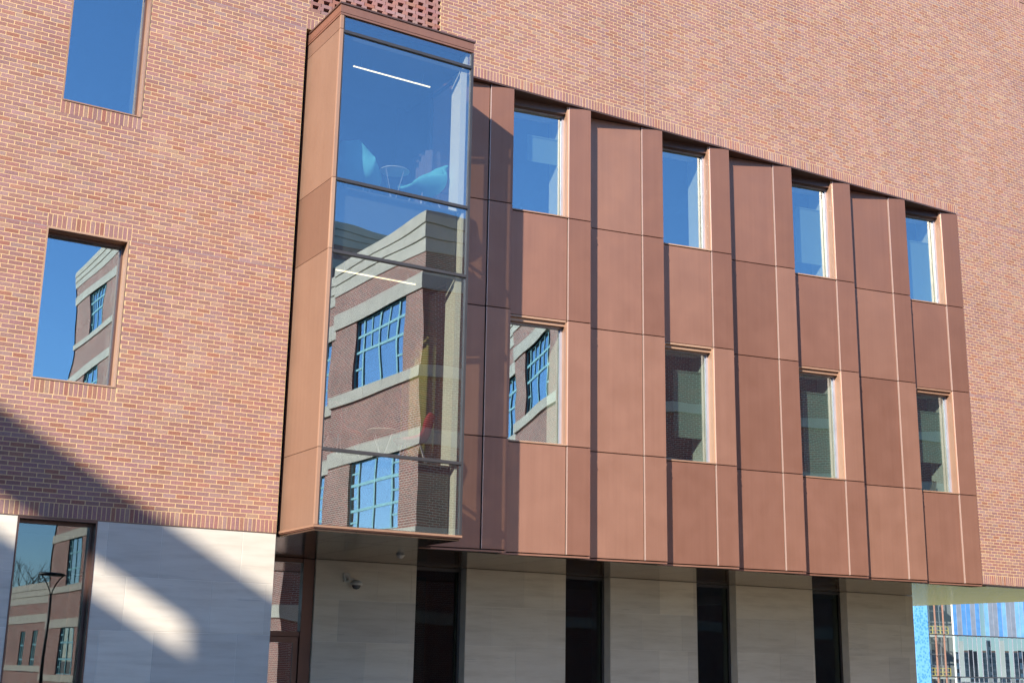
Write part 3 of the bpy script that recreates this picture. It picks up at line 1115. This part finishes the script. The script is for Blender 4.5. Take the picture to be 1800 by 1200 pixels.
side_wall(HX, -16.8, -23.3, 15.0, wins_for([(-18.0, -21.6)], 15.1, 3))
bands(HX, -16.8, -23.3, 15.1, 46)
side_wall(HX + .45, -23.3, -44.9, 15.0, wins_for([(-24.6, -28.2), (-31.0, -34.6), (-37.4, -41.0)], 15.1, 3))
bands(HX + .45, -23.3, -44.9, 15.1)
side_wall(HX, -44.9, -58.8, 24.6, wins_for([(-46.6, -48.4), (-52.2, -55.2)], 24.7, 5))
bands(HX, -44.9, -58.8, 24.7, 46)
side_wall(HX + .1, -58.8, -70, 5.7, wins_for([(-61, -62.4), (-64.5, -65.9)], 15.1, 3)[4:6])
bands(HX + .1, -58.8, -70, 5.95)
b = MB().box(HX + .351, 46, -17.1, -16.8, 0, 15.0)
hadd(b, 'wall', BRF)
hadd(MB().box(HX + .351, 46, -45.2, -44.9, 13, 24.6), 'wall', BRF)
b = MB().box(HX + .9, 46, -44.9, -17.1, 14.6, 14.9).box(HX + .4, 46, -58.8, -45.2, 24.2, 24.5).box(45.7, 46, -58.8, -17.1, 0, 14.6)
b.box(HX + .1, 46, -70, -69.7, 0, 5.6).box(HX, 46, -58.8, -58.5, 5.7, 24.2).box(HX + .5, 46, -69.7, -58.8, 5.3, 5.6)
hadd(b, 'roof', INTER)

# ------------------------------------------------------------------ unseen block, added to cast the shadow on the wall's lower corner
TD = 18.0
TX, TY = 5.49 - 1.33 * TD, -TD
DZ = .77 * TD
zt1 = 3.886 + DZ - .0       # top of the shadow-casting bar
blk = empty('added_shade_block', (TX - 8, TY - 8, 0), 'unseen concrete block with a slotted top, added to shade the stone base', 'building')
CON = plain('concrete', (.42, .40, .37), .85)
G0, G1 = 1.62 + .06, 1.08
tb = MB().box(-10, 8, -30, 26, 0, zt1 - G0)
tb.build('wall', CON, blk)
MB().box(7.75, 8.0, -30, 26, zt1 - G1, zt1).build('shade_bar', CON, blk)
MB().box(7.74, 8.01, -30, 7.2, zt1 - G0, zt1 - G1).build('shade_fill', CON, blk)
for yy in (15, 19, 23, 25.9):
    MB().box(7.80, 7.95, yy - .05, yy + .05, zt1 - G0, zt1 - G1).build('shade_post', CON, blk)


# ------------------------------------------------------------------ street lamps, tree
def lamp(loc, h, label, head=.42):
    e = empty('street_lamp', loc, label, 'street lamp', 'street lamps along the paths')
    LB = plain('black_enamel', (.012, .012, .014), .45)
    MB().tube((0, 0, 0), (0, 0, .25), .11, .09, 12).tube((0, 0, .25), (0, 0, h - .75), .06, .04, 12).build('post', LB, e, smooth=True)
    for s in (-1, 1):
        b = MB()
        pts = [(0, h - .75), (.04, h - .55), (.12, h - .35), (.24, h - .15), (.34, h - .05)]
        for (a, z0), (c, z1) in zip(pts[:-1], pts[1:]):
            b.tube((s * a, 0, z0), (s * c, 0, z1), .022, seg=6)
        b.build('bracket', LB, e, smooth=True)
    MB().lathe([(0, h + .05), (head * .8, h + .02), (head, h - .03), (head * .95, h - .06), (0, h - .06)], seg=24).build('lamp_head', LB, e, smooth=True)
    return e


P = pxhit(95, 1010, 2, 4.4)
lamp((P.x, .4 - P.y, 0), 4.4, 'black street lamp with a flat disc head mirrored in the ground floor window')
P = pxhit(1650, 1152, 2, 4.5)
lamp((P.x, P.y, .02), 4.5, 'black street lamp with a flat head before the glass curtain wall', .5)

BARK = plain('bark', (.10, .08, .065), .95)
tree = empty('bare_tree', (0, 0, 0), 'leafless tree mirrored in the ground floor window beyond the brick hall', 'tree')
P = pxhit(33, 1010, 1, 82)
tree.location = (P.x, .4 - P.y, 0)
trunk, crown = MB(), MB()


def grow(b0, p, d, L, r, lev):
    q = p + d * L
    (trunk if lev < 2 else crown).tube(p, q, r, r * .68, seg=6 if lev < 3 else 4, cap=False)
    if lev >= 6:
        return
    for i in range(3 if lev < 4 else 2):
        ax = Vector((R.uniform(-1, 1), R.uniform(-1, 1), R.uniform(-.3, .6))).normalized()
        nd_ = (d + ax * R.uniform(.45, .8)).normalized()
        grow(b0, q, nd_, L * R.uniform(.62, .82), r * .62, lev + 1)


grow(None, Vector((0, 0, 0)), Vector((0, 0, 1)), 2.6, .17, 0)
trunk.build('trunk', BARK, tree, smooth=True)
crown.build('crown', BARK, tree, smooth=True)

# ------------------------------------------------------------------ glass building far behind the right corner
GY = 130.0
gb = empty('glass_building', (185, GY, 0), 'distant pale blue glass curtain wall building under the right overhang', 'building')
CWG = mat_glass('curtain_glass', 0.45, (.5, .6, .65), 0, .25, (.75, .93, 1))
CWC = mat_glass('clear_curtain_glass', 0.06, (.8, .86, .86), 0)
CWM = plain('copper_mullion', (.36, .19, .13), .5)
BLUE, bt, bp = newmat('blue_film')
ck = bt.nodes.new('ShaderNodeTexVoronoi')
ck.inputs['Scale'].default_value = 2.2
ge = bt.nodes.new('ShaderNodeNewGeometry')
bt.links.new(ge.outputs['Position'], ck.inputs['Vector'])
bt.links.new(ramp(bt, ck.outputs['Distance'], [(.2, (.05, .24, .56)), (.6, (.16, .42, .70))]), bp.inputs['Base Color'])
bp.inputs['Roughness'].default_value = .35
def gadd(b, name, mat, parent=None, **kw):
    o = b.build(name, mat, parent or gb, **kw)
    if parent is None:
        o.location = (-185, -GY, 0)
    return o


xs0 = 169.2
FILM = [plain('blue_pane', (.07, .22, .48), .25, var=.25, scale=.8), plain('sky_pane', (.15, .34, .54), .25, var=.2, scale=.8),
        plain('grey_pane', (.18, .21, .26), .3, var=.2, scale=.8), None]
colfilm = [R.choice(FILM) for _ in range(40)]
gadd(MB().box(xs0, 172.4, GY - .4, GY + 1, 0, 30), 'wrapped_column', BLUE)
gadd(MB().box(172.4, 260, GY + 6, GY + 6.3, 0, 30), 'wall', plain('grey_core', (.25, .25, .26), .8))
zf = [0, 1.6, 8.3, 15.0, 21.7, 28.4]
x = 172.5
wd = [2.0, 2.0, 2.3] + [1.15] * 40
pos = [x]
for q_ in wd:
    pos.append(pos[-1] + q_)
for i, q_ in enumerate(pos[:30]):
    mat = CWM if i in (1, 2) else (WHITE if i == 3 else ALU)
    wmul = .22 if i in (1, 2, 3) else .04
    gadd(MB().box(q_ - wmul / 2, q_ + wmul / 2, GY - (.12 if i < 4 else .05), GY + .05, 0, 28.4), 'mullion', mat)
for i, (a, b_) in enumerate(zip(pos[:29], pos[1:30])):
    for c, d in zip(zf[:-1], zf[1:]):
        tl = R.uniform(-.05, .05)
        film = i >= 3 and c > 5 and colfilm[i] is not None
        gadd(MB().box(a + .02, b_ - .02, GY - .02, GY + .02, c + .09, d - .09) if film else
             MB().poly([(a, GY - tl, c), (b_, GY + tl, c), (b_, GY + tl, d), (a, GY - tl, d)]), 'pane', colfilm[i] if film else (CWC if i < 3 else CWG))
for z in zf[1:]:
    gadd(MB().box(172.4, pos[29], GY - .12, GY + .06, z - .09, z + .09), 'transom', STEEL)
for z in (1.6, 8.3, 15.0):
    gadd(MB().box(172.4, 180, GY + 1, GY + 6, z - .35, z), 'floor_slab', plain('slab_pale', (.5, .5, .48), .8))
YEL = plain('yellow_paint', (.65, .50, .12), .5)
rl = MB()
for z in (1.7, 2.3, 2.9, 8.4, 9.0, 9.6):
    rl.box(173, 178.8, GY + .9, GY + .98, z, z + .1)
for xx in (173, 174.9, 176.8, 178.7):
    rl.box(xx, xx + .1, GY + .9, GY + .98, 1.6, 3.0).box(xx, xx + .1, GY + .9, GY + .98, 8.3, 9.7)
gadd(rl, 'guard_rail', YEL)
SC = plain('scaffold_tube', (.30, .30, .32), .5, metal=.4)
for xx in (173.4, 174.6, 175.4, 177.2, 178.2):
    gadd(MB().tube((xx, GY + 2.2, 0), (xx, GY + 2.2, 28), .07, seg=6), 'scaffold_tube', SC)
for z in (3.4, 5.2, 7.0, 10.4, 12.2, 13.9):
    gadd(MB().tube((172.8, GY + 2.1, z), (179, GY + 2.1, z), .06, seg=6), 'scaffold_tube', SC)
for z in (4.3, 6.1, 11.2):
    gadd(MB().box(173.6, 175.2, GY + 3.0, GY + 4.2, z, z + 1.1), 'stacked_crate', plain('crate_wood', (.30, .16, .08), .8))
gadd(MB().tube((176.2, GY + 3.2, 0), (176.2, GY + 3.2, 30), .55), 'pale_column', WHITE)
gadd(MB().tube((179.6, GY + .8, 10.3), (182.5, GY + .8, 15), .14), 'brace', plain('orange_paint', (.55, .12, .05), .5))


# office blocks that the curtain wall mirrors
def block(x0, x1, y0, y1, h, rgb, nx, nz, label, wcol, edge):
    e = empty('office_block', ((x0 + x1) / 2, (y0 + y1) / 2, 0), label, 'building', 'office blocks mirrored in the curtain wall')
    cx, cy = (x0 + x1) / 2, (y0 + y1) / 2
    MB().box(x0 - cx, x1 - cx, y0 - cy, y1 - cy, 0, h).build('wall', plain('block_wall', rgb, .85), e)
    sx, sz = (x1 - x0) / nx, h / nz
    for i in range(nx):
        for j in range(nz):
            a, c = x0 - cx + (i + edge) * sx, (j + .25) * sz
            MB().box(a, a + sx * (1 - 2 * edge), y1 - cy - .1, y1 - cy + .12, c, c + sz * .6).build('window', wcol, e)


DG = plain('block_glass', (.05, .06, .08), .15)
LG = plain('block_pale_window', (.6, .6, .56), .5)
block(404, 470, -70, -40, 11.2, (.16, .085, .06), 10, 3, 'low brown brick block with pale windows mirrored in the curtain wall', LG, .3)
block(383, 403, -75, -42, 10.2, (.30, .29, .27), 12, 5, 'low grey gridded office block mirrored in the curtain wall', DG, .12)
block(372, 384, -90, -60, 14.5, (.55, .52, .46), 4, 5, 'narrow cream block with square top mirrored in the curtain wall', DG, .15)
